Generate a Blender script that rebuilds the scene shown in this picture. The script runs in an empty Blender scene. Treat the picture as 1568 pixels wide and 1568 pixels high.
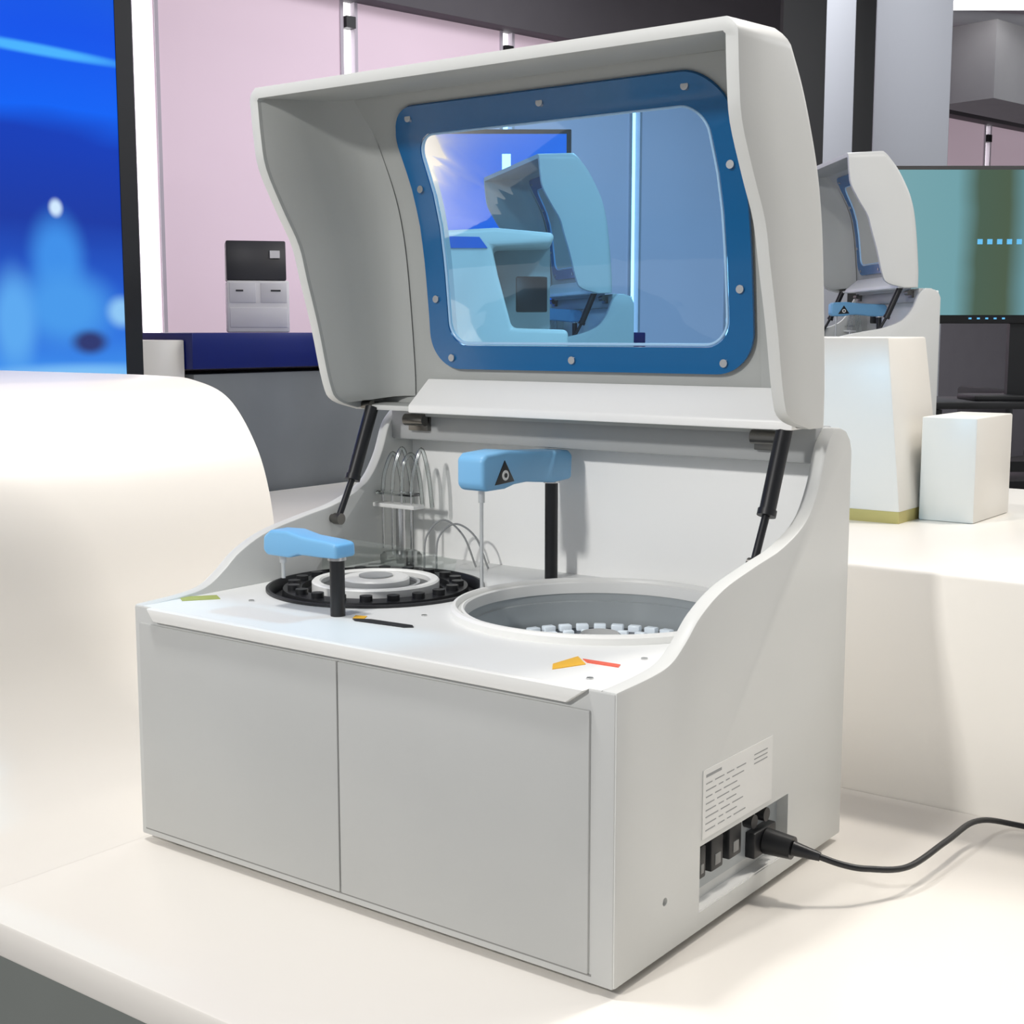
import bpy,bmesh,math,random
from mathutils import Vector,Matrix
scene=bpy.context.scene
COL=scene.collection
try:
    scene.view_settings.view_transform='Standard'
    scene.view_settings.look='None'
except Exception as e: print(e)

# ------------------------------------------------------------ materials
def lin(c):
    return tuple(((v/255)/12.92 if v/255<=.04045 else ((v/255+.055)/1.055)**2.4) for v in c)+(1,)
def setin(b,names,v):
    for n in names:
        if n in b.inputs:
            b.inputs[n].default_value=v;return
def mat(name,c,rough=.5,metal=0,var=.03,scale=6,emit=0,coat=0,spec=.5,bump=0):
    m=bpy.data.materials.new(name);m.use_nodes=True
    nt=m.node_tree;b=nt.nodes['Principled BSDF']
    col=lin(c)
    tc=nt.nodes.new('ShaderNodeTexCoord')
    n=nt.nodes.new('ShaderNodeTexNoise');n.inputs['Scale'].default_value=scale;n.inputs['Detail'].default_value=3
    nt.links.new(tc.outputs['Object'],n.inputs['Vector'])
    r=nt.nodes.new('ShaderNodeValToRGB')
    r.color_ramp.elements[0].position=.3;r.color_ramp.elements[1].position=.7
    r.color_ramp.elements[0].color=tuple(min(1,v*(1-var)) for v in col[:3])+(1,)
    r.color_ramp.elements[1].color=tuple(min(1,v*(1+var)) for v in col[:3])+(1,)
    nt.links.new(n.outputs['Fac'],r.inputs['Fac'])
    nt.links.new(r.outputs['Color'],b.inputs['Base Color'])
    b.inputs['Roughness'].default_value=rough;b.inputs['Metallic'].default_value=metal
    setin(b,['Specular IOR Level'],spec)
    setin(b,['Coat Weight'],coat)
    if emit:
        nt.links.new(r.outputs['Color'],b.inputs['Emission Color'])
        b.inputs['Emission Strength'].default_value=emit
    if bump:
        bp=nt.nodes.new('ShaderNodeBump');bp.inputs['Strength'].default_value=bump;bp.inputs['Distance'].default_value=.002
        nt.links.new(n.outputs['Fac'],bp.inputs['Height']);nt.links.new(bp.outputs['Normal'],b.inputs['Normal'])
    return m
def glassmat(name,tint,fac=.06,rough=.02,gl=(1,1,1,1),ior=1.45):
    m=bpy.data.materials.new(name);m.use_nodes=True;nt=m.node_tree;nt.nodes.clear()
    o=nt.nodes.new('ShaderNodeOutputMaterial');mx=nt.nodes.new('ShaderNodeMixShader')
    t=nt.nodes.new('ShaderNodeBsdfTransparent');t.inputs[0].default_value=tint
    g=nt.nodes.new('ShaderNodeBsdfGlossy');g.inputs['Color'].default_value=gl;g.inputs['Roughness'].default_value=rough
    lw=nt.nodes.new('ShaderNodeFresnel');lw.inputs['IOR'].default_value=ior
    ma=nt.nodes.new('ShaderNodeMath');ma.operation='ADD';ma.inputs[1].default_value=fac;ma.use_clamp=True
    nt.links.new(lw.outputs[0],ma.inputs[0]);nt.links.new(ma.outputs[0],mx.inputs[0])
    nt.links.new(t.outputs[0],mx.inputs[1]);nt.links.new(g.outputs[0],mx.inputs[2]);nt.links.new(mx.outputs[0],o.inputs[0])
    return m
M={}
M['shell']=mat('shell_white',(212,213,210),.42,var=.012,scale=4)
M['inner']=mat('lid_inner_shaded',(172,174,171),.5,var=.015,scale=4)  # shell tone darkened; shade inside the open lid is put into the colour
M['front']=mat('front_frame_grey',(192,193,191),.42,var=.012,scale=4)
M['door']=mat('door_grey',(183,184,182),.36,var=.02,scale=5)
M['deck']=mat('deck_white',(230,231,229),.4,var=.01)
M['backp']=mat('back_panel_white',(250,250,248),.4,var=.005)
M['lip']=mat('lip_white',(234,234,231),.4,var=.01)
M['ledge']=mat('ledge_lit',(250,250,248),.4,var=.005)  # whiter than the lid; light falling on the ledge is put into the colour
M['band']=mat('band_grey',(168,170,170),.45,var=.015)
M['disc']=mat('disc_grey',(80,82,82),.4,var=.03)
M['seam']=mat('seam_dark',(136,136,134),.6)
M['black']=mat('black_plastic',(22,23,26),.4,var=.1)
M['gap']=mat('dark_gap',(45,45,45),.7)
M['steel']=mat('steel',(200,200,200),.25,1,var=.05)
M['dsteel']=mat('dark_steel',(120,118,114),.3,1,var=.05)
M['needle']=mat('needle_silver',(205,207,207),.35,.5,var=.02)
M['wellwall']=mat('well_wall_grey',(172,178,180),.3,.1,var=.03)
M['rotor']=mat('rotor_dark',(14,28,44),.35,var=.1)
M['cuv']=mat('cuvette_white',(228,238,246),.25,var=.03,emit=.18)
M['blue']=mat('arm_blue',(122,182,225),.4,var=.02)
M['frame']=mat('frame_blue',(5,94,150),.2,var=.03,coat=.15)
M['edge']=mat('glass_edge',(165,205,240),.15,var=.03)
M['glass']=glassmat('blue_tinted_glass',(.25,.63,.98,1),.02,.03)
M['clear']=glassmat('clear_acrylic',(.93,.95,.94,1),.02,.05)
M['tube']=glassmat('clear_tubing',(.90,.92,.91,1),.10,.15)
M['paper']=mat('label_paper',(226,226,223),.6,var=.01)
M['ink']=mat('label_ink',(150,152,152),.6)
M['yellow']=mat('sticker_yellow',(235,180,40),.5)
M['red']=mat('sticker_red',(225,95,70),.5)
M['green']=mat('sticker_green',(165,175,90),.5)
M['table']=mat('table_white',(237,232,224),.32,var=.006,scale=2)
M['fascia']=mat('fascia_grey',(118,122,118),.5,var=.03)
M['stepf']=mat('platform_white',(228,224,216),.35,var=.006,scale=2)

# ------------------------------------------------------------ mesh helpers
def link(o,parent=None):
    COL.objects.link(o)
    if parent: o.parent=parent
    return o
def empty(name,loc=(0,0,0),rz=0,s=1):
    e=bpy.data.objects.new(name,None);e.empty_display_size=.1;e.location=loc;e.rotation_euler=(0,0,rz);e.scale=(s,s,s)
    COL.objects.link(e);return e
def smooth(me,ang=35):
    for p in me.polygons:p.use_smooth=True
    try: me.set_sharp_from_angle(angle=math.radians(ang))
    except Exception: pass
def bake(o):
    dg=bpy.context.evaluated_depsgraph_get();dg.update()
    me=bpy.data.meshes.new_from_object(o.evaluated_get(dg))
    o.modifiers.clear();o.data=me
    return o
def fin(name,bm,m,parent,bevel=0,seg=2,solid=0,ang=35,recalc=True,m2=None):
    if recalc: bmesh.ops.recalc_face_normals(bm,faces=bm.faces)
    me=bpy.data.meshes.new(name);bm.to_mesh(me);bm.free()
    if m: me.materials.append(m)
    if m2: me.materials.append(m2)
    o=bpy.data.objects.new(name,me);COL.objects.link(o)
    if solid:
        md=o.modifiers.new('s','SOLIDIFY');md.thickness=solid;md.offset=-1
        if m2: md.material_offset=1
    if bevel:
        md=o.modifiers.new('b','BEVEL');md.width=bevel;md.segments=seg;md.limit_method='ANGLE';md.angle_limit=math.radians(40)
    if solid or bevel: bake(o)
    smooth(o.data,ang)
    if parent:o.parent=parent
    return o
def bbox(bm,x0,x1,y0,y1,z0,z1):
    v=[bm.verts.new((x,y,z)) for z in(z0,z1) for y in(y0,y1) for x in(x0,x1)]
    for f in((0,2,3,1),(4,5,7,6),(0,1,5,4),(2,6,7,3),(0,4,6,2),(1,3,7,5)):
        bm.faces.new([v[i] for i in f])
def box(name,x0,x1,y0,y1,z0,z1,m,parent=None,bevel=0,seg=2):
    bm=bmesh.new();bbox(bm,x0,x1,y0,y1,z0,z1)
    return fin(name,bm,m,parent,bevel,seg)
def boxes(name,L,m,parent=None,bevel=0):
    bm=bmesh.new()
    for b in L:bbox(bm,*b)
    return fin(name,bm,m,parent,bevel)
def prism(name,pts,axis,a,b,m,parent=None,bevel=0,seg=2,ang=35):
    bm=bmesh.new()
    def mk(p,c):
        q=list(p);q.insert(axis,c);return bm.verts.new(q)
    A=[mk(p,a) for p in pts];B=[mk(p,b) for p in pts];n=len(pts)
    bm.faces.new(A);bm.faces.new(B[::-1])
    for i in range(n):bm.faces.new((A[i],A[(i+1)%n],B[(i+1)%n],B[i]))
    return fin(name,bm,m,parent,bevel,seg,ang=ang)
def lathe(name,prof,c,m,parent=None,segs=96,ang=35):
    bm=bmesh.new();rings=[]
    for r,z in prof:
        if r<1e-6: rings.append([bm.verts.new((c[0],c[1],z))])
        else: rings.append([bm.verts.new((c[0]+r*math.cos(2*math.pi*i/segs),c[1]+r*math.sin(2*math.pi*i/segs),z)) for i in range(segs)])
    for a,b in zip(rings,rings[1:]):
        for i in range(segs):
            j=(i+1)%segs
            if len(a)==1 and len(b)==1: continue
            if len(b)==1: bm.faces.new((a[i],a[j],b[0]))
            elif len(a)==1: bm.faces.new((a[0],b[j],b[i]))
            else: bm.faces.new((a[i],a[j],b[j],b[i]))
    return fin(name,bm,m,parent,ang=ang)
def rod(name,p,q,r,m,parent=None,r2=None,segs=24):
    p=Vector(p);q=Vector(q);d=(q-p);L=d.length
    bm=bmesh.new()
    bmesh.ops.create_cone(bm,cap_ends=True,segments=segs,radius1=r,radius2=r if r2 is None else r2,depth=L)
    mat4=Matrix.Translation((p+q)/2)@d.to_track_quat('Z','Y').to_matrix().to_4x4()
    bmesh.ops.transform(bm,matrix=mat4,verts=bm.verts)
    return fin(name,bm,m,parent)
def cat(pts,n=8):
    P=[Vector(p) for p in pts];P=[2*P[0]-P[1]]+P+[2*P[-1]-P[-2]];out=[]
    for i in range(1,len(P)-2):
        for k in range(n):
            t=k/n
            out.append(.5*((2*P[i])+(-P[i-1]+P[i+1])*t+(2*P[i-1]-5*P[i]+4*P[i+1]-P[i+2])*t*t+(-P[i-1]+3*P[i]-3*P[i+1]+P[i+2])*t**3))
    out.append(P[-2].copy());return out
def tube(name,pts,r,m,parent=None,closed=False,segs=10,sm=8):
    P=cat(pts,sm) if sm else [Vector(p) for p in pts]
    cu=bpy.data.curves.new(name,'CURVE');cu.dimensions='3D';cu.bevel_depth=r;cu.bevel_resolution=3;cu.use_fill_caps=True
    s=cu.splines.new('POLY');s.points.add(len(P)-1)
    for a,b in zip(s.points,P):a.co=(b[0],b[1],b[2],1)
    s.use_cyclic_u=closed
    o=bpy.data.objects.new(name+'_c',cu);COL.objects.link(o)
    dg=bpy.context.evaluated_depsgraph_get();dg.update()
    me=bpy.data.meshes.new_from_object(o.evaluated_get(dg))
    bpy.data.objects.remove(o);me.materials.clear();me.materials.append(m)
    smooth(me,60)
    o=bpy.data.objects.new(name,me);link(o,parent);return o
def cut(o,cutters):
    for c in cutters:
        md=o.modifiers.new('b','BOOLEAN');md.operation='DIFFERENCE';md.object=c;md.solver='EXACT'
    bake(o)
    for c in cutters:bpy.data.objects.remove(c)
    smooth(o.data);return o
def rrect(x0,x1,z0,z1,r,n=12):
    P=[]
    for cx,cz,a0 in((x1-r,z1-r,0),(x0+r,z1-r,90),(x0+r,z0+r,180),(x1-r,z0+r,270)):
        for k in range(n+1):
            a=math.radians(a0+90*k/n);P.append((cx+r*math.cos(a),cz+r*math.sin(a)))
    out=[]
    for i,p in enumerate(P):
        q=P[(i+1)%len(P)];out.append(p)
        if (i+1)%(n+1)==0:
            for k in range(1,10): out.append((p[0]+(q[0]-p[0])*k/10,p[1]+(q[1]-p[1])*k/10))
    return out

# ------------------------------------------------------------ analyzer
W=.70
SIDE=[(.0,.300),(.064,.303),(.100,.309),(.128,.325),(.158,.347),(.206,.367),(.275,.381),(.341,.393),(.399,.416),(.430,.452),(.450,.497),(.472,.519)]
RB=[((.400,.521),(.453,.521)),((.350,.535),(.453,.55)),((.332,.56),(.452,.58)),((.312,.636),(.446,.65)),((.292,.70),(.438,.72)),
    ((.278,.745),(.429,.77)),((.250,.79),(.415,.815)),((.222,.84),(.393,.86)),((.214,.88),(.372,.895)),((.210,.92),(.348,.925)),((.208,.94),(.330,.947))]
def yb(z):
    L=[b for a,b in RB]
    if z<=L[0][1]:return L[0][0]
    for a,b in zip(L,L[1:]):
        if z<=b[1]: return a[0]+(b[0]-a[0])*(z-a[1])/(b[1]-a[1])
    a,b=L[-2],L[-1];return b[0]+(b[0]-a[0])*(z-b[1])/(b[1]-a[1])

def analyzer(name,loc=(0,0,0),rz=0,detail=True):
    E=empty(name,loc,rz)
    Z0=.009
    prof=[tuple(p) for p in cat([Vector(p).to_3d() for p in SIDE],5)]
    prof=[(p[0],p[1]) for p in prof]
    poly=[(0,Z0)]+prof+[(.488,.518),(.505,.513),(.517,.502),(.523,.488),(.523,Z0)]
    sr=prism('side_panel_right',poly,0,-.018,0,M['shell'],None,.003,2)
    sr.parent=None
    c1=box('cut',-.016,.05,.163,.370,.030,.102,None)
    c2=rod('cut2',(-.004,.093,.066),(.05,.093,.066),.0045,None)
    cut(sr,[c1,c2]);sr.parent=E
    prism('side_panel_left',poly,0,-W,-W+.018,M['shell'],E,.003,2)
    box('base_plate',-.682,-.018,.02,.50,Z0,.03,M['shell'],E)
    box('back_panel',-.683,-.017,.500,.522,Z0,.512,M['backp'],E,.003)
    box('hinge_beam',-.683,-.017,.455,.501,.476,.519,M['band'],E,.003)
    # front
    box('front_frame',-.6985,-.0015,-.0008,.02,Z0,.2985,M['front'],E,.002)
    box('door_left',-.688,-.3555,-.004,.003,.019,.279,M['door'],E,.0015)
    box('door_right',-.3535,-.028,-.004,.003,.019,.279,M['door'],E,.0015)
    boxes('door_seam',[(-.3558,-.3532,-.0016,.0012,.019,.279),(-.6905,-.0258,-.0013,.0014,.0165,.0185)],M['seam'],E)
    prism('handle_lip',[(-.668,.2995),(-.655,.284),(-.052,.284),(-.030,.2995)],1,-.009,.004,M['lip'],E,.0025,2)
    # deck
    RC=(-.217,.3025);GC=(-.540,.262)
    dk=box('deck',-.683,-.017,.0,.501,.288,.2996,M['deck'],None)
    cut(dk,[lathe('c',[(0,.25),(.168,.25),(.168,.35),(0,.35)],RC,None),lathe('c2',[(0,.25),(.140,.25),(.140,.35),(0,.35)],GC,None)])
    dk.parent=E
    # reaction well
    lathe('reaction_well_collar',[(.178,.299),(.178,.307),(.1755,.310),(.172,.3105),(.170,.308),(.1695,.304),(.166,.303),(.1655,.306),(.163,.307),(.161,.305),(.160,.298),(.160,.292)],RC,M['lip'],E)
    lathe('reaction_well_wall',[(.1615,.300),(.1615,.282),(.159,.281),(.159,.232),(0,.232)],RC,M['wellwall'],E)
    lathe('reaction_rotor',[(0,.250),(.02,.250),(.150,.248),(.150,.236),(0,.236)],RC,M['rotor'],E)
    bm=bmesh.new()
    for ring,(rr,n,w,d,h) in enumerate(((.138,38,.0155,.012,.256),(.112,30,.0135,.009,.254))):
        for i in range(n):
            a=2*math.pi*i/n
            t=Matrix.Translation((RC[0]+rr*math.cos(a),RC[1]+rr*math.sin(a),0))@Matrix.Rotation(a,4,'Z')
            b0=len(bm.verts);bbox(bm,-d/2,d/2,-w/2,w/2,.244,h)
            bm.verts.ensure_lookup_table()
            bmesh.ops.transform(bm,matrix=t,verts=bm.verts[b0:])
    fin('cuvette_ring',bm,M['cuv'],E,.0015)
    lathe('rotor_hub',[(0,.275),(.022,.275),(.028,.270),(.028,.246),(.07,.2495),(.07,.246)],RC,M['steel'],E)
    # reagent tray
    lathe('reagent_tray',[(.142,.2995),(.142,.303),(.138,.3035),(.134,.299),(.132,.290),(.122,.290),(.120,.302),(.096,.303),(.094,.296),(.088,.296),(.088,.285),(0,.285)],GC,M['black'],E)
    lathe('reagent_ring_outer',[(.083,.285),(.083,.309),(.081,.311),(.073,.311),(.071,.309),(.071,.285)],GC,M['lip'],E)
    lathe('reagent_ring_disc',[(.071,.303),(0,.304)],GC,M['disc'],E)
    lathe('reagent_ring_mid',[(.058,.303),(.058,.307),(.054,.307),(.054,.303)],GC,M['band'],E)
    lathe('reagent_ring_inner',[(.044,.285),(.044,.312),(.042,.314),(.0,.315)],GC,M['lip'],E)
    lathe('reagent_knob',[(.022,.315),(.022,.3165),(.0,.3175)],GC,M['band'],E)
    bm=bmesh.new()
    for i in range(20):
        a=2*math.pi*i/20
        t=Matrix.Translation((GC[0]+.107*math.cos(a),GC[1]+.107*math.sin(a),0))@Matrix.Rotation(a,4,'Z')
        r=bmesh.ops.create_cone(bm,cap_ends=True,segments=16,radius1=.008,radius2=.008,depth=.007)
        bmesh.ops.transform(bm,matrix=t@Matrix.Translation((0,0,.3055)),verts=r['verts'])
    fin('reagent_caps',bm,M['black'],E)
    # dispensing arms
    def arm(nm,post,L,ang,zt_post,prof,w,needle):
        T=Matrix.Translation((post[0],post[1],0))@Matrix.Rotation(ang,4,'Z')
        o=prism(nm+'_head',prof,1,-w/2,w/2,M['blue'],None,w*.26,4)
        o.data.transform(T);o.parent=E
        rod(nm+'_post',(post[0],post[1],.299),(post[0],post[1],zt_post+.002),.0088,M['black'],E)
        lathe(nm+'_collar',[(.0,zt_post-.002),(.011,zt_post-.002),(.011,zt_post+.004),(0,zt_post+.004)],post,M['steel'],E,32)
        n=T@Vector((L,0,0))
        rod(nm+'_needle',(n.x,n.y,needle),(n.x,n.y,zt_post+.01),.0024,M['needle'],E)
        rod(nm+'_needle_sleeve',(n.x,n.y,zt_post-.014),(n.x,n.y,zt_post+.01),.0042,M['needle'],E)
        return T
    pr=[(-.019,.435),(.02,.433),(.080,.439),(.108,.438),(.128,.434),(.168,.434),(.176,.441),(.176,.475),(.167,.481),(.125,.483),(.07,.478),(-.012,.474),(-.021,.468)]
    arm('sample_arm',(-.394,.452),.152,-math.pi/2,.432,pr,.042,.302)
    prism('arm_badge',[(.300,.441),(.340,.443),(.320,.471)],0,-.3735,-.3720,M['black'],E,.0004)
    rod('badge_lens',(-.373,.3205,.452),(-.3712,.3205,.452),.0065,M['lip'],E)
    rod('badge_pupil',(-.372,.3205,.452),(-.3707,.3205,.452),.003,M['black'],E)
    pr2=[(-.015,.370),(.012,.369),(.05,.369),(.066,.364),(.102,.364),(.108,.370),(.107,.387),(.095,.395),(.067,.396),(.04,.391),(.0,.389),(-.014,.387)]
    arm('reagent_arm',(-.452,.100),.090,math.pi,.368,pr2,.034,.335)
    # small deck bits
    prism('probe_slot',[(-.425,.096),(-.415,.089),(-.345,.096),(-.337,.103),(-.345,.110),(-.405,.106)],2,.2990,.3006,M['black'],E)
    prism('deck_sticker_left',[(-.690,.062),(-.668,.048),(-.640,.085),(-.662,.098)],2,.2990,.3004,M['green'],E)
    prism('deck_sticker_slot',[(-.435,.112),(-.428,.100),(-.414,.104),(-.421,.117)],2,.2990,.3003,M['yellow'],E)
    prism('warning_sticker_yellow',[(-.112,.056),(-.100,.038),(-.085,.075),(-.110,.098)],2,.2990,.3004,M['yellow'],E)
    prism('warning_sticker_red',[(-.100,.092),(-.088,.082),(-.052,.084),(-.056,.094)],2,.2990,.3005,M['red'],E)
    for i,(x,y) in enumerate(((-.60,.10),(-.05,.03),(-.05,.13),(-.37,.16),(-.40,.40))):
        rod('deck_screw_%d'%i,(x,y,.299),(x,y,.3010),.0035,M['steel'],E,segs=12)
    # lid shell
    rows=[];n=4
    R=cat([Vector((0,)+a) for a,b in RB],n);B=cat([Vector((0,)+b) for a,b in RB],n)
    rad=.020
    for ri,(r,b) in enumerate(zip(R,B)):
        ins=max(0,(r.z-.925)/.015);xi=.012*ins*ins
        d=(b-r);L=d.length;d=d/L;rr=min(rad,L*.8)
        half=[Vector((-xi,r.y,r.z))]
        c=b-d*rr
        half.append(Vector((-xi,(r.y+c.y)/2,(r.z+c.z)/2)))
        for k in range(9):
            a=math.pi/2*k/8
            q=c+d*(rr*math.sin(a));half.append(Vector((-xi-rr*(1-math.cos(a)),q.y,q.z)))
        mid=[Vector((-rr-xi-(W-2*rr-2*xi)*k/12,b.y,b.z)) for k in range(1,12)]
        other=[Vector((-W-p.x,p.y,p.z)) for p in half[::-1]]
        rows.append(half+mid+other)
    bm=bmesh.new()
    V=[[bm.verts.new(p) for p in row] for row in rows]
    for a,b in zip(V,V[1:]):
        for i in range(len(a)-1): bm.faces.new((a[i],a[i+1],b[i+1],b[i]))
    for row in (V[0],V[-1]):
        m=len(row)
        for i in range(m//2):
            j=m-1-i
            if j-i>2: bm.faces.new((row[i],row[i+1],row[j-1],row[j]))
            elif j-i==2: bm.faces.new((row[i],row[i+1],row[j]))
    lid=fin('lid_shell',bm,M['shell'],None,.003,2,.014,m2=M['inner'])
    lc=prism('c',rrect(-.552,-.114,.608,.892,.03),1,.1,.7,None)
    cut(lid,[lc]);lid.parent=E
    # inner liner : bevelled flange behind the rim, then a soft cove into the rear panel
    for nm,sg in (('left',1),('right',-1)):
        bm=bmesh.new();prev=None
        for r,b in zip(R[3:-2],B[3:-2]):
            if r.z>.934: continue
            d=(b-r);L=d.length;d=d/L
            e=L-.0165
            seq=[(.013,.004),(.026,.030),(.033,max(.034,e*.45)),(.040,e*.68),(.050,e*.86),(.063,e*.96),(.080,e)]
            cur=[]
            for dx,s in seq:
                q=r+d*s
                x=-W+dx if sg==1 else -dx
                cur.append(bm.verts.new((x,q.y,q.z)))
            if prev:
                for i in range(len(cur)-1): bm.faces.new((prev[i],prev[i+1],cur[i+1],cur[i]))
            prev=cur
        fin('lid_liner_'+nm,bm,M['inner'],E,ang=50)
    prism('lid_ledge',[(.388,.5195),(.438,.5195),(.438,.565),(.431,.565),(.388,.530)],0,-.592,-.016,M['ledge'],E,.002)
    # blue frame
    off=.0185
    outer=rrect(-.582,-.086,.580,.920,.05);inner=rrect(-.549,-.117,.612,.888,.032)
    bm=bmesh.new();K=5;rings=[]
    for k in range(K+1):
        t=k/K
        rings.append([bm.verts.new((o[0]+(i_[0]-o[0])*t,yb(o[1]+(i_[1]-o[1])*t)-off,o[1]+(i_[1]-o[1])*t)) for o,i_ in zip(outer,inner)])
    N=len(outer)
    for a,b in zip(rings,rings[1:]):
        for i in range(N): bm.faces.new((a[i],a[(i+1)%N],b[(i+1)%N],b[i]))
    fin('window_frame_blue',bm,M['frame'],E,0,2,.004)
    bm=bmesh.new();c0=(-.333,.75);rings=[];K=10
    for k in range(K):
        t=1-k/K
        rings.append([bm.verts.new((c0[0]+(p[0]-c0[0])*t,yb(c0[1]+(p[1]-c0[1])*t)-off-.002-.002*(1-t**2),c0[1]+(p[1]-c0[1])*t)) for p in inner])
    cv=bm.verts.new((c0[0],yb(c0[1])-off-.004,c0[1]))
    for a,b in zip(rings,rings[1:]):
        for i in range(N): bm.faces.new((a[i],a[(i+1)%N],b[(i+1)%N],b[i]))
    for i in range(N): bm.faces.new((rings[-1][i],rings[-1][(i+1)%N],cv))
    fin('window_glass',bm,M['glass'],E)
    tube('window_glass_edge',[(p[0],yb(p[1])-off-.003,p[1]) for p in rrect(-.546,-.120,.615,.885,.03)],.0018,M['edge'],E,True,sm=0)
    for i,(x,z) in enumerate(((-.545,.595),(-.345,.594),(-.125,.593),(-.101,.680),(-.101,.820),(-.135,.904),(-.335,.905),(-.545,.905),(-.566,.820),(-.566,.675))):
        y=yb(z)-off-.004
        rod('frame_screw_%d'%i,(x,y-.003,z),(x,y+.004,z),.005,M['steel'],E,segs=16)
    for i,x in enumerate((-.625,-.075)):
        rod('hinge_barrel_%d'%i,(x-.018,.442,.506),(x+.018,.442,.506),.0085,M['dsteel'],E)
        box('hinge_leaf_%d'%i,x-.018,x+.018,.447,.456,.490,.512,M['dsteel'],E,.001)
    for nm,x in (('right',-.030),('left',-.670)):
        y1,z1,y2,z2,y3,z3=(.400,.524,.360,.431,.328,.372)
        rod('strut_body_'+nm,(x,y1,z1),(x,y2,z2),.0095,M['black'],E)
        rod('strut_cap_'+nm,(x,y2,z2),(x,y2-.003,z2-.007),.011,M['black'],E)
        rod('strut_rod_'+nm,(x,y2,z2),(x,y3,z3),.0045,M['black'],E)
        xo=-.012 if nm=='right' else -W+.012
        rod('strut_pin_top_'+nm,(x,y1,z1+.004),(xo,y1,z1+.004),.006,M['dsteel'],E)
        rod('strut_pin_low_'+nm,(x,y3,z3),(xo,y3,z3),.006,M['dsteel'],E)
        rod('strut_ball_'+nm,(x-.006,y3,z3),(x+.006,y3,z3),.008,M['dsteel'],E)
    # wash station
    ws=(-.640,.425)
    rod('wash_column',(ws[0],ws[1],.299),(ws[0],ws[1],.385),.007,M['steel'],E)
    box('wash_bracket',ws[0]-.045,ws[0]+.035,ws[1]-.012,ws[1]+.012,.380,.386,M['lip'],E,.001)
    box('wash_bracket_top',ws[0]-.040,ws[0]+.030,ws[1]-.009,ws[1]+.009,.398,.403,M['clear'],E,.001)
    for i in range(4):
        x=ws[0]-.034+i*.018
        rod('wash_probe_%d'%i,(x,ws[1],.318),(x,ws[1],.405),.0016,M['steel'],E,segs=10)
        tube('wash_tube_%d'%i,[(x,ws[1],.403),(x+.001,ws[1]+.004,.430+.006*(i%3)),(x+.006,ws[1]+.016,.456+.008*(i%2)),(x+.012,ws[1]+.024,.43),(x+.014,ws[1]+.030,.38)],.0030,M['tube'],E)
    for i in range(2):
        x=-.575+.022*i
        tube('drain_tube_%d'%i,[(x,.40,.300),(x-.004,.41,.345),(x+.01,.43,.368-.004*i),(x+.03,.45,.345),(x+.045,.46,.300)],.0014,M['ink'],E)
    lathe('wash_base',[(0,.299),(.030,.299),(.030,.312),(.026,.316),(.012,.318),(0,.318)],ws,M['clear'],E,40)
    rod('wash_valve',(-.60,.40,.299),(-.60,.40,.325),.009,M['steel'],E)
    bm=bmesh.new()
    P=[(-.676,.30),(-.64,.335),(-.60,.365),(-.56,.385),(-.52,.40)]
    a=[bm.verts.new((x,y,.3005)) for x,y in P];b=[bm.verts.new((x+.004,y,.352-.008*i)) for i,(x,y) in enumerate(P)]
    for i in range(4): bm.faces.new((a[i],a[i+1],b[i+1],b[i]))
    fin('splash_guard',bm,M['clear'],E,0,2,.002)
    for i,(x,y) in enumerate(((-.66,.04),(-.04,.04),(-.66,.48),(-.04,.48))):
        rod('foot_%d'%i,(x,y,0),(x,y,.010),.02,M['black'],E)
    # side ports
    box('port_plate',-.0175,-.014,.163,.370,.045,.103,M['wellwall'],E)
    prism('port_shelf',[(.163,.030),(.370,.030),(.370,.032),(.163,.032)],0,-.016,-.001,M['lip'],E)
    boxes('port_sockets',[(-.015,-.004,.166,.184,.062,.097),(-.015,-.004,.196,.222,.062,.098),(-.015,-.004,.236,.264,.063,.099)],M['black'],E,.002)
    boxes('socket_pins',[(-.0045,-.003,.172,.178,.068,.078),(-.0045,-.003,.203,.215,.068,.080),(-.0045,-.003,.244,.256,.069,.081)],M['seam'],E,.0005)
    rod('round_port_1',(-.015,.292,.090),(-.003,.292,.090),.008,M['black'],E)
    rod('round_port_2',(-.015,.322,.090),(-.003,.322,.090),.008,M['black'],E)
    boxes('inlet_socket',[(-.015,-.002,.292,.345,.046,.076)],M['black'],E,.002)
    # label
    box('rating_label',-.0005,.0008,.166,.325,.108,.182,M['paper'],E)
    L=[(.0007,.0010,.172,.205,.1735,.1765)];rnd=random.Random(3)
    for i in range(8):
        z=.166-i*.0072;y=.172
        while y<.24:
            w=.008+rnd.random()*.022;L.append((.0007,.0010,y,min(.318,y+w),z,z+.0012));y+=w+.006
    for k in range(3): L.append((.0007,.0010,.28,.312,.160+k*.005,.1612+k*.005))
    boxes('label_print',L,M['ink'],E)
    return E

main=analyzer('chemistry_analyzer')

# power cord
pc=empty('power_cord')
rod('plug_body',(-.002,.320,.060),(.030,.322,.058),.015,M['black'],pc,.013)
rod('plug_neck',(.030,.322,.058),(.060,.328,.053),.0085,M['black'],pc,.005)
tube('cable',[(.055,.327,.054),(.080,.343,.044),(.102,.363,.038),(.128,.415,.030),(.137,.515,.032),(.142,.610,.030),(.175,.675,.012),(.28,.690,.004),(.6,.688,.004),(1.2,.69,.004)],.0036,M['black'],pc)

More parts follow.
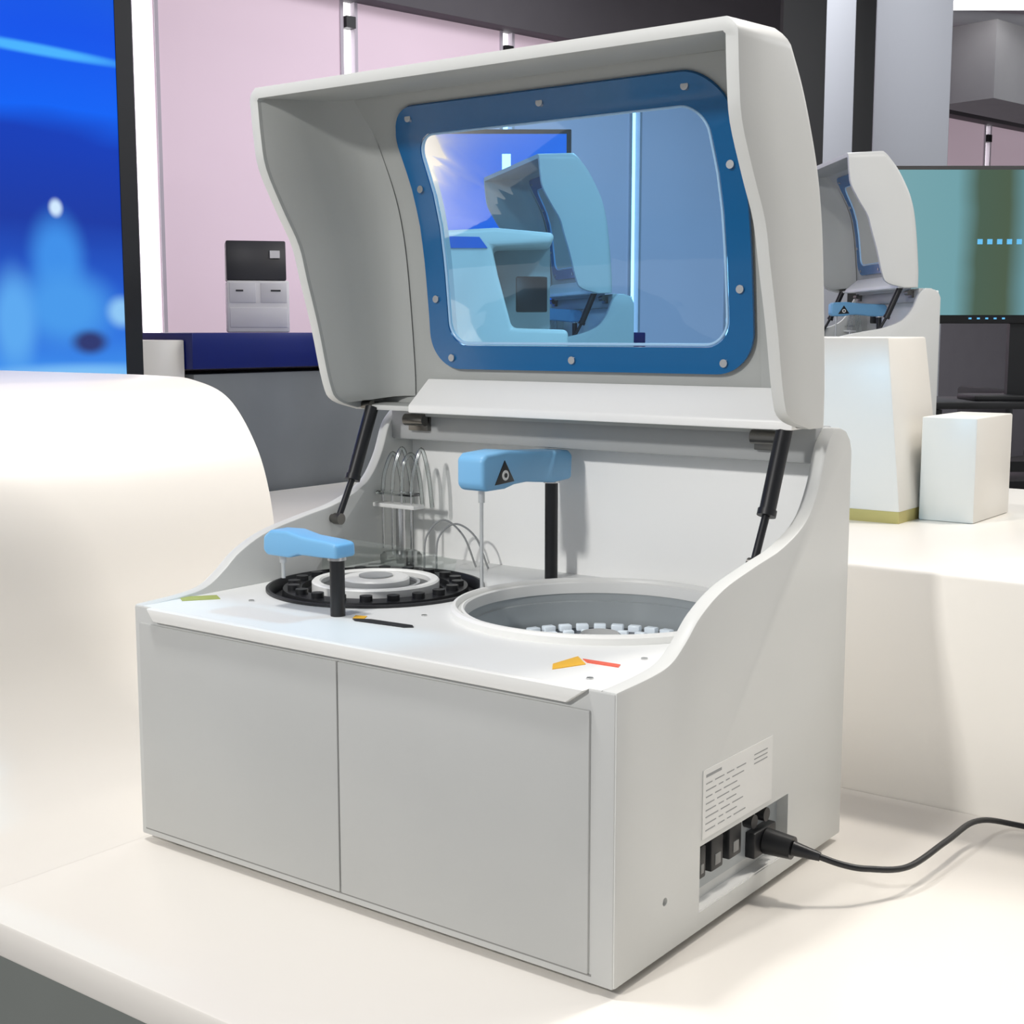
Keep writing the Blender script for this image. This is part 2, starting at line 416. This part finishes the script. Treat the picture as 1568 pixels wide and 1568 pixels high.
# ------------------------------------------------------------ platform / tables
tb=empty('display_table')
box('table_top',-2.4,3.2,-.250,.7145,-.04,0,M['table'],tb,.004)
box('table_fascia',-2.4,3.2,-.235,.70,-.5,-.04,M['fascia'],tb)
rc=empty('display_counter')
box('counter_slab',-3.38,-2.60,1.80,3.5,-.04,0,M['table'],rc,.004)
box('counter_base',-3.36,-2.62,1.82,3.48,-.5,-.04,M['stepf'],rc)
box('raised_platform',-.90,3.2,.7155,1.78,-.5,.316,M['stepf'],None,.006,3)
pl=[(-2.4,0.0002),(-2.4,.556)]
pl+= [(p.x,p.y) for p in cat([Vector(q).to_3d() for q in [(-2.3,.556),(-1.6,.556),(-1.276,.555),(-1.173,.548),(-1.092,.520),(-1.032,.450),(-1.0,.370),(-.980,.25),(-.955,.145),(-.910,.065),(-.85,.022),(-.79,.006),(-.74,.0012),(-.705,.0001)]],8)]
prism('curved_display_plinth',pl,1,-.246,.508,M['table'],None,0,ang=50)

def wp(r,h): return (.665+.8*r-.6*h,-1.0485+.6*r+.8*h)

# pedestals
pd=empty('display_pedestal')
bm=bmesh.new()
b=[(-.42,1.13),(-.172,1.13),(-.172,1.33),(-.42,1.33)];t=[(-.42,1.14),(-.205,1.14),(-.205,1.31),(-.42,1.31)]
vb=[bm.verts.new((x,y,.335)) for x,y in b];vt=[bm.verts.new((x,y,.622)) for x,y in t]
bm.faces.new(vb[::-1]);bm.faces.new(vt)
for i in range(4):bm.faces.new((vb[i],vb[(i+1)%4],vt[(i+1)%4],vt[i]))
fin('pedestal_body',bm,M['stepf'],pd,.004)
box('pedestal_base',-.42,-.174,1.132,1.328,.316,.336,mat('brass_base',(190,178,110),.4,var=.03),pd)
box('display_block',-.168,-.075,1.205,1.39,.3161,.490,M['stepf'],None,.003)

# background analyzers on cabinets
cabm=mat('cabinet_grey',(176,180,178),.5)
def cabinet(loc,rz,z):
    e=empty('instrument_cabinet',(loc[0],loc[1],0),rz)
    box('cabinet_body',-.70,.0,.0,.54,-.5,z-.03,cabm,e,.005)
    box('cabinet_top',-.71,.01,-.01,.55,z-.03,z,M['stepf'],e,.005)
a1=(-1.31,3.00);r1=math.radians(-50)
analyzer('chemistry_analyzer',(a1[0],a1[1],.25),r1);cabinet(a1,r1,.25)
a2=(-1.98,2.28);r2=math.radians(-38)
analyzer('chemistry_analyzer',(a2[0],a2[1],.23),r2);cabinet(a2,r2,.23)
# clinical instrument seen through the lid window
x,y=wp(-.20,3.45)
ci=empty('immunoassay_instrument',(x,y,.55),math.atan2(.6,.8))
prism('instrument_body',[(0,0),(.34,0),(.34,.085),(.20,.09),(.165,.22),(.15,.29),(.30,.295),(.305,.322),(.16,.335),(.02,.328),(.0,.31)],1,0,.30,M['stepf'],ci,.012,3)
box('instrument_back',.15,.30,.22,.295,.08,.30,M['band'],ci)
box('instrument_screen',.21,.29,.10,.12,.13,.22,M['black'],ci,.004)
prism('instrument_window',[(.02,.285),(.14,.285),(.12,.312),(.03,.314)],1,-.004,0,mat('instrument_blue',(40,110,210),.3),ci)
cc=empty('instrument_cabinet',(x,y,0),math.atan2(.6,.8))
box('cabinet_body',-.03,.36,.0,.32,-.5,.52,cabm,cc,.005);box('cabinet_top',-.04,.37,-.01,.33,.52,.55,M['stepf'],cc,.005)

# ------------------------------------------------------------ left counter + printer
ct=empty('reception_counter')
box('counter_body',-4.1,-3.42,2.40,5.6,-.5,.47,mat('counter_grey',(120,124,126),.5),ct,.004)
box('counter_top',-4.12,-3.40,2.38,5.62,.49,.627,mat('counter_blue',(12,30,110),.3),ct,.006)
box('counter_end',-4.10,-3.44,2.18,2.375,-.5,.60,M['stepf'],ct,.004)
pn=empty('benchtop_printer',(-3.66,2.95,.628),math.radians(50))
wm=mat('printer_white',(236,234,236),.5);dm=mat('printer_dark',(48,48,54),.4)
box('printer_body',-.125,.125,-.12,.12,0,.21,wm,pn,.008)
prism('printer_display',[(-.120,.21),(.10,.21),(.06,.37),(-.10,.37)],0,-.125,.115,dm,pn,.006)
boxes('printer_drawers',[(-.115,-.01,-.124,-.118,.12,.2),(.01,.115,-.124,-.118,.12,.2),(-.115,.115,-.124,-.118,.02,.1)],mat('printer_drawer',(226,224,228),.5),pn,.002)
boxes('printer_slots',[(-.09,-.06,-.126,-.122,.165,.172),(.05,.09,-.126,-.122,.165,.172)],dm,pn)
boxes('printer_status_panel',[(.05,.09,-.118,-.105,.30,.33)],wm,pn)

# ------------------------------------------------------------ LED screen left
def screenmat(name,stops,axis=2,strength=1,noise=.1,blob=None,z0=0,z1=1):
    m=bpy.data.materials.new(name);m.use_nodes=True;nt=m.node_tree;nt.nodes.clear();N=nt.nodes.new;Lk=nt.links.new
    o=N('ShaderNodeOutputMaterial');b=N('ShaderNodeBsdfPrincipled');b.inputs['Base Color'].default_value=(.003,.003,.005,1);b.inputs['Roughness'].default_value=.3
    setin(b,['Specular IOR Level'],.12)
    Lk(b.outputs[0],o.inputs[0])
    tc=N('ShaderNodeTexCoord');sp=N('ShaderNodeSeparateXYZ');Lk(tc.outputs['Object'],sp.inputs[0])
    nz=N('ShaderNodeTexNoise');nz.inputs['Scale'].default_value=2.2;nz.inputs['Detail'].default_value=2
    mp=N('ShaderNodeMapping');mp.inputs['Scale'].default_value=(1,.6,2.0);Lk(tc.outputs['Object'],mp.inputs[0]);Lk(mp.outputs[0],nz.inputs['Vector'])
    mr=N('ShaderNodeMapRange');mr.inputs['From Min'].default_value=z0;mr.inputs['From Max'].default_value=z1
    Lk(sp.outputs[axis],mr.inputs['Value'])
    ad=N('ShaderNodeMath');ad.operation='MULTIPLY_ADD';Lk(nz.outputs['Fac'],ad.inputs[0]);ad.inputs[1].default_value=noise
    Lk(mr.outputs[0],ad.inputs[2])
    su=N('ShaderNodeMath');su.operation='SUBTRACT';Lk(ad.outputs[0],su.inputs[0]);su.inputs[1].default_value=noise/2
    cr=N('ShaderNodeValToRGB');Lk(su.outputs[0],cr.inputs[0])
    el=cr.color_ramp.elements
    while len(el)>1: el.remove(el[-1])
    el[0].position=stops[0][0];el[0].color=lin(stops[0][1])
    for p,c in stops[1:]:
        e=el.new(p);e.color=lin(c)
    col=cr.outputs[0]
    for (cy,cz,sy,sz,c) in (blob or []):
        v=N('ShaderNodeVectorMath');v.operation='SUBTRACT';Lk(tc.outputs['Object'],v.inputs[0]);v.inputs[1].default_value=(0,cy,cz)
        v2=N('ShaderNodeVectorMath');v2.operation='MULTIPLY';Lk(v.outputs[0],v2.inputs[0]);v2.inputs[1].default_value=(0,1/sy,1/sz)
        ln=N('ShaderNodeVectorMath');ln.operation='LENGTH';Lk(v2.outputs[0],ln.inputs[0])
        k=N('ShaderNodeMapRange');k.inputs['From Min'].default_value=.35;k.inputs['From Max'].default_value=1.25;k.inputs['To Min'].default_value=1;k.inputs['To Max'].default_value=0
        k.interpolation_type='SMOOTHSTEP'
        Lk(ln.outputs['Value'],k.inputs['Value'])
        mx=N('ShaderNodeMix');mx.data_type='RGBA';Lk(k.outputs[0],mx.inputs['Factor']);Lk(col,mx.inputs['A']);mx.inputs['B'].default_value=lin(c);col=mx.outputs['Result']
    Lk(col,b.inputs['Emission Color']);b.inputs['Emission Strength'].default_value=strength
    return m
sc=empty('led_video_wall')
sm_=screenmat('led_blue',[(0,(100,175,240)),(.10,(60,140,232)),(.22,(35,95,210)),(.42,(20,55,160)),(.60,(8,58,180)),(.66,(0,96,240)),(.85,(0,80,228)),(1,(10,90,215))],2,1.05,.12,
   blob=[(1.40,.84,.10,.14,(60,140,228)),(1.42,.70,.19,.12,(70,150,230)),(1.40,.985,.025,.028,(205,228,250)),(1.50,.60,.07,.04,(45,55,110)),(1.62,.69,.06,.05,(140,195,240)),(1.25,.66,.08,.16,(90,165,235)),(1.35,1.42,.35,.018,(70,175,250)),(1.45,.50,.4,.04,(120,185,240))],z0=.4,z1=1.7)
box('screen_panel',-2.83,-2.815,-.6,1.63,-.42,2.0,sm_,sc)
box('screen_bezel',-2.90,-2.83,-.68,1.69,-.5,2.08,M['black'],sc,.004)
boxes('screen_bezel_edge',[(-2.832,-2.812,1.628,1.69,-.5,2.08),(-2.832,-2.812,-.68,-.598,-.5,2.08),(-2.832,-2.812,-.6,1.63,2.0,2.08),(-2.832,-2.812,-.6,1.63,-.5,-.42)],M['black'],sc)

# ------------------------------------------------------------ room
floorm=mat('floor_concrete',(140,138,136),.45,var=.06,scale=1.5)
box('floor',-8,7,-5,13,-.6,-.5,floorm)
ceilm=mat('ceiling_grey',(190,190,195),.8,var=.03,scale=1)
box('ceiling',-8,7,-5,13,3.05,3.15,ceilm)
ang=math.atan2(.981,.193)
wl=empty('wall_left',(-4.667,4.33,0),ang)
bulk=mat('bulkhead_grey',(96,92,96),.7,var=.03)
blind=mat('blind_pink_backlit',(214,192,204),.8,var=.015,scale=1,emit=.36)  # emission stands in for daylight coming through the blinds
strip=mat('daylight_gap',(255,255,255),.5,emit=2.2,var=0)
whitef=mat('window_trim_white',(190,180,190),.6,emit=.1)
box('wall_body',-6,9.5,.06,.2,-.5,3.05,bulk,wl)
box('wall_bulkhead',-6,9.5,-.12,.06,2.38,3.05,bulk,wl,.004)
sill=mat('sill_grey',(150,146,152),.6)
box('wall_sill',-6,5.2,-.04,.06,-.5,.0,sill,wl,.004)
box('wall_sill_high',5.2,9.5,-.04,.06,-.5,.78,sill,wl,.004)
S=[-4.5,-3.3,-2.15,-.984,.2165,1.354,2.47,3.45,4.35,5.6,6.87,8.1]
for i,(a,b_) in enumerate(zip([-6]+S,S+[9.4])):
    box('blind_%d'%i,a+.055,b_-.055,0,.02,0.0,2.38,blind,wl)
for i,s in enumerate(S):
    g=.058 if i==3 else .036
    box('window_gap_%d'%i,s-g,s+g,.03,.04,0.0,2.38,strip,wl)
    boxes('blind_guide_%d'%i,[(s-g-.02,s-g,-.01,.04,0,2.38),(s+g,s+g+.02,-.01,.04,0,2.38)],whitef,wl)
    box('blind_bracket_%d'%i,s-.03,s+.03,-.03,.03,2.24,2.30,M['black'],wl)
box('wall_back',-8,7,12.6,12.8,-.5,3.05,mat('wall_grey',(150,150,154),.8))
colm=mat('column_grey',(164,166,172),.7,var=.02,scale=1)
def column(r0,r1,h,name='column'):
    x,y=wp((r0+r1)/2,h+(r1-r0)/2);w=(r1-r0)/2
    o=box(name,-w,w,-w,w,-.5,3.05,colm,None,.004);o.location=(x,y,0);o.rotation_euler=(0,0,math.atan2(.6,.8)-.24);return o
column(1.56,1.70,7.0);column(1.89,2.26,7.2)
x,y=wp(1.78,8.1);o=box('door_frame',-.25,.35,-.05,.05,-.5,3.05,M['gap']);o.location=(x,y,0);o.rotation_euler=(0,0,math.atan2(.6,.8))
x,y=wp(3.9,9.6);o=box('ceiling_beam',-1.6,1.8,-.2,.2,2.0,2.45,mat('beam_grey',(150,150,154),.7));o.location=(x,y,0);o.rotation_euler=(0,0,ang)
lamp=mat('lamp_glow',(255,252,248),.4,emit=6,var=0)
def lin_lamp(r,h,z,L,a=.6435):
    x,y=wp(r,h);e=empty('linear_ceiling_lamp',(x,y,z),a)
    box('diffuser',-L/2,L/2,-.05,.05,-.03,0,lamp,e);box('housing',-L/2,L/2,-.06,.06,0,.05,M['shell'],e)
    for i in(-1,1):rod('suspension_%d'%(i+1),(i*L*.4,0,.05),(i*L*.4,0,3.05-z),.006,M['steel'],e)
lin_lamp(3.05,8.2,2.50,1.5)
pp=empty('ceiling_pipe')
for i,(z,h) in enumerate(((2.62,9.0),(2.45,9.6))):
    a=wp(2.3,h);b_=wp(4.6,h+.6);rod('pipe_%d'%i,(a[0],a[1],z),(b_[0],b_[1],z),.05,ceilm,pp)

# ------------------------------------------------------------ TV + desk + chairs right rear
x,y=wp(1.30,5.0)
tv=empty('flat_screen_television',(x,y,0),math.atan2(.6,.8))
tvm=screenmat('tv_teal',[(0,(125,172,180)),(.36,(118,168,176)),(.46,(78,100,84)),(.60,(80,98,78)),(.70,(110,158,168)),(1,(120,165,170))],0,.9,.05,z0=0,z1=.78)
box('tv_case',0,1.25,.0,.05,.66,1.215,M['black'],tv,.004)
box('tv_screen',.02,1.23,-.006,.0,.69,1.20,tvm,tv)
box('tv_neck',.5,.75,.02,.05,.40,.68,M['black'],tv)
boxes('tv_icons',[(.36+.035*i,.378+.035*i,-.009,-.006,.94,.958) for i in range(5)]+[(.34+.03*i,.35+.03*i,-.009,-.006,.675,.681) for i in range(5)],mat('icon_blue',(90,170,215),.5,emit=.6),tv)
box('tv_foot',.35,.9,-.08,.12,.385,.405,M['black'],tv,.004)
x,y=wp(1.42,4.75)
dk=empty('desk',(x,y,0),math.atan2(.6,.8))
box('desk_top',.02,1.5,.1,.55,.360,.385,M['black'],dk,.004)
boxes('desk_legs',[(.05,.10,.12,.17,-.5,.357),(1.40,1.45,.12,.17,-.5,.357),(.05,.10,.48,.53,-.5,.357),(1.40,1.45,.48,.53,-.5,.357),(.1,1.4,.48,.50,.1,.14)],M['black'],dk)
def chair(r,h,a):
    x,y=wp(r,h);e=empty('office_chair',(x,y,-.5),a)
    box('seat',-.23,.23,-.22,.22,.42,.48,M['black'],e,.015)
    box('backrest',-.22,.22,.19,.23,.55,.88,M['black'],e,.015)
    box('back_support',-.03,.03,.2,.24,.44,.6,M['black'],e)
    rod('column',(0,0,.08),(0,0,.43),.025,M['steel'],e)
    for i in range(5):
        t=2*math.pi*i/5;rod('leg_%d'%i,(0,0,.09),(.27*math.cos(t),.27*math.sin(t),.05),.016,M['black'],e)
        rod('caster_%d'%i,(.27*math.cos(t)-.012,.27*math.sin(t),.028),(.27*math.cos(t)+.012,.27*math.sin(t),.028),.028,M['black'],e)
chair(2.35,6.3,2.4);chair(3.1,7.6,.4)

# added glowing panel standing in for the blue reflection in the lid glass
x,y=wp(-.36,5.7)
bd=empty('blue_reflection_panel',(x,y,0),math.atan2(.6,.8))
bsm=screenmat('blue_reflection_glow',[(0,(10,90,200)),(.5,(0,120,235)),(1,(20,140,245))],2,1.0,.2,z0=-.2,z1=1.6)
box('reflection_face',0,.58,-.01,0,-.1,1.42,bsm,bd);box('reflection_case',-.02,.60,0,.06,-.12,1.44,M['black'],bd,.004)
box('added_window_strip',.32,.355,-.02,-.01,1.1,1.34,strip,bd);box('reflection_base',-.02,.60,-.15,.2,-.5,-.45,M['black'],bd);box('reflection_post',.25,.41,.01,.05,-.46,-.1,M['black'],bd)  # bright strip added to stand in for a window gap behind the glass

# ------------------------------------------------------------ lights
def area(name,loc,tgt,size,power,col=(1,.985,.96)):
    l=bpy.data.lights.new(name,'AREA');l.shape='RECTANGLE';l.size=size[0];l.size_y=size[1];l.energy=power;l.color=col
    o=bpy.data.objects.new(name,l);COL.objects.link(o);o.location=loc
    o.rotation_euler=(Vector(tgt)-Vector(loc)).to_track_quat('-Z','Y').to_euler()
    return o
area('track_light_front',(-.45,-2.7,1.95),(-.3,.45,.35),(.18,.18),53)
area('track_light_overhead',(-.75,-.35,2.85),(-.75,.1,.1),(.25,.25),34)
area('track_light_rear',(.45,1.6,2.7),(-.3,.3,0),(.3,.25),40,(1,.95,.88))
area('ceiling_panel_light',(1.2,2.6,2.9),(.6,2.0,0),(1.5,1.0),36)
area('ceiling_panel_light',(-2.5,4.5,2.95),(-2.5,4.5,0),(2,2),80,(.95,.97,1))
area('ceiling_panel_light',(1.5,7,2.95),(1.5,7,0),(2,2),110,(.95,.97,1))
w=bpy.data.worlds.new('world');scene.world=w;w.use_nodes=True
w.node_tree.nodes['Background'].inputs[0].default_value=(.93,.96,1,1);w.node_tree.nodes['Background'].inputs[1].default_value=.56

# ------------------------------------------------------------ camera
cd=bpy.data.cameras.new('camera');cd.lens=36*2108/1568;cd.sensor_width=36;cd.clip_start=.02
co=bpy.data.objects.new('camera',cd);COL.objects.link(co)
co.location=(.6652,-1.0485,.6306);co.rotation_euler=(math.radians(90-7.46),0,math.radians(36.87))
scene.camera=co
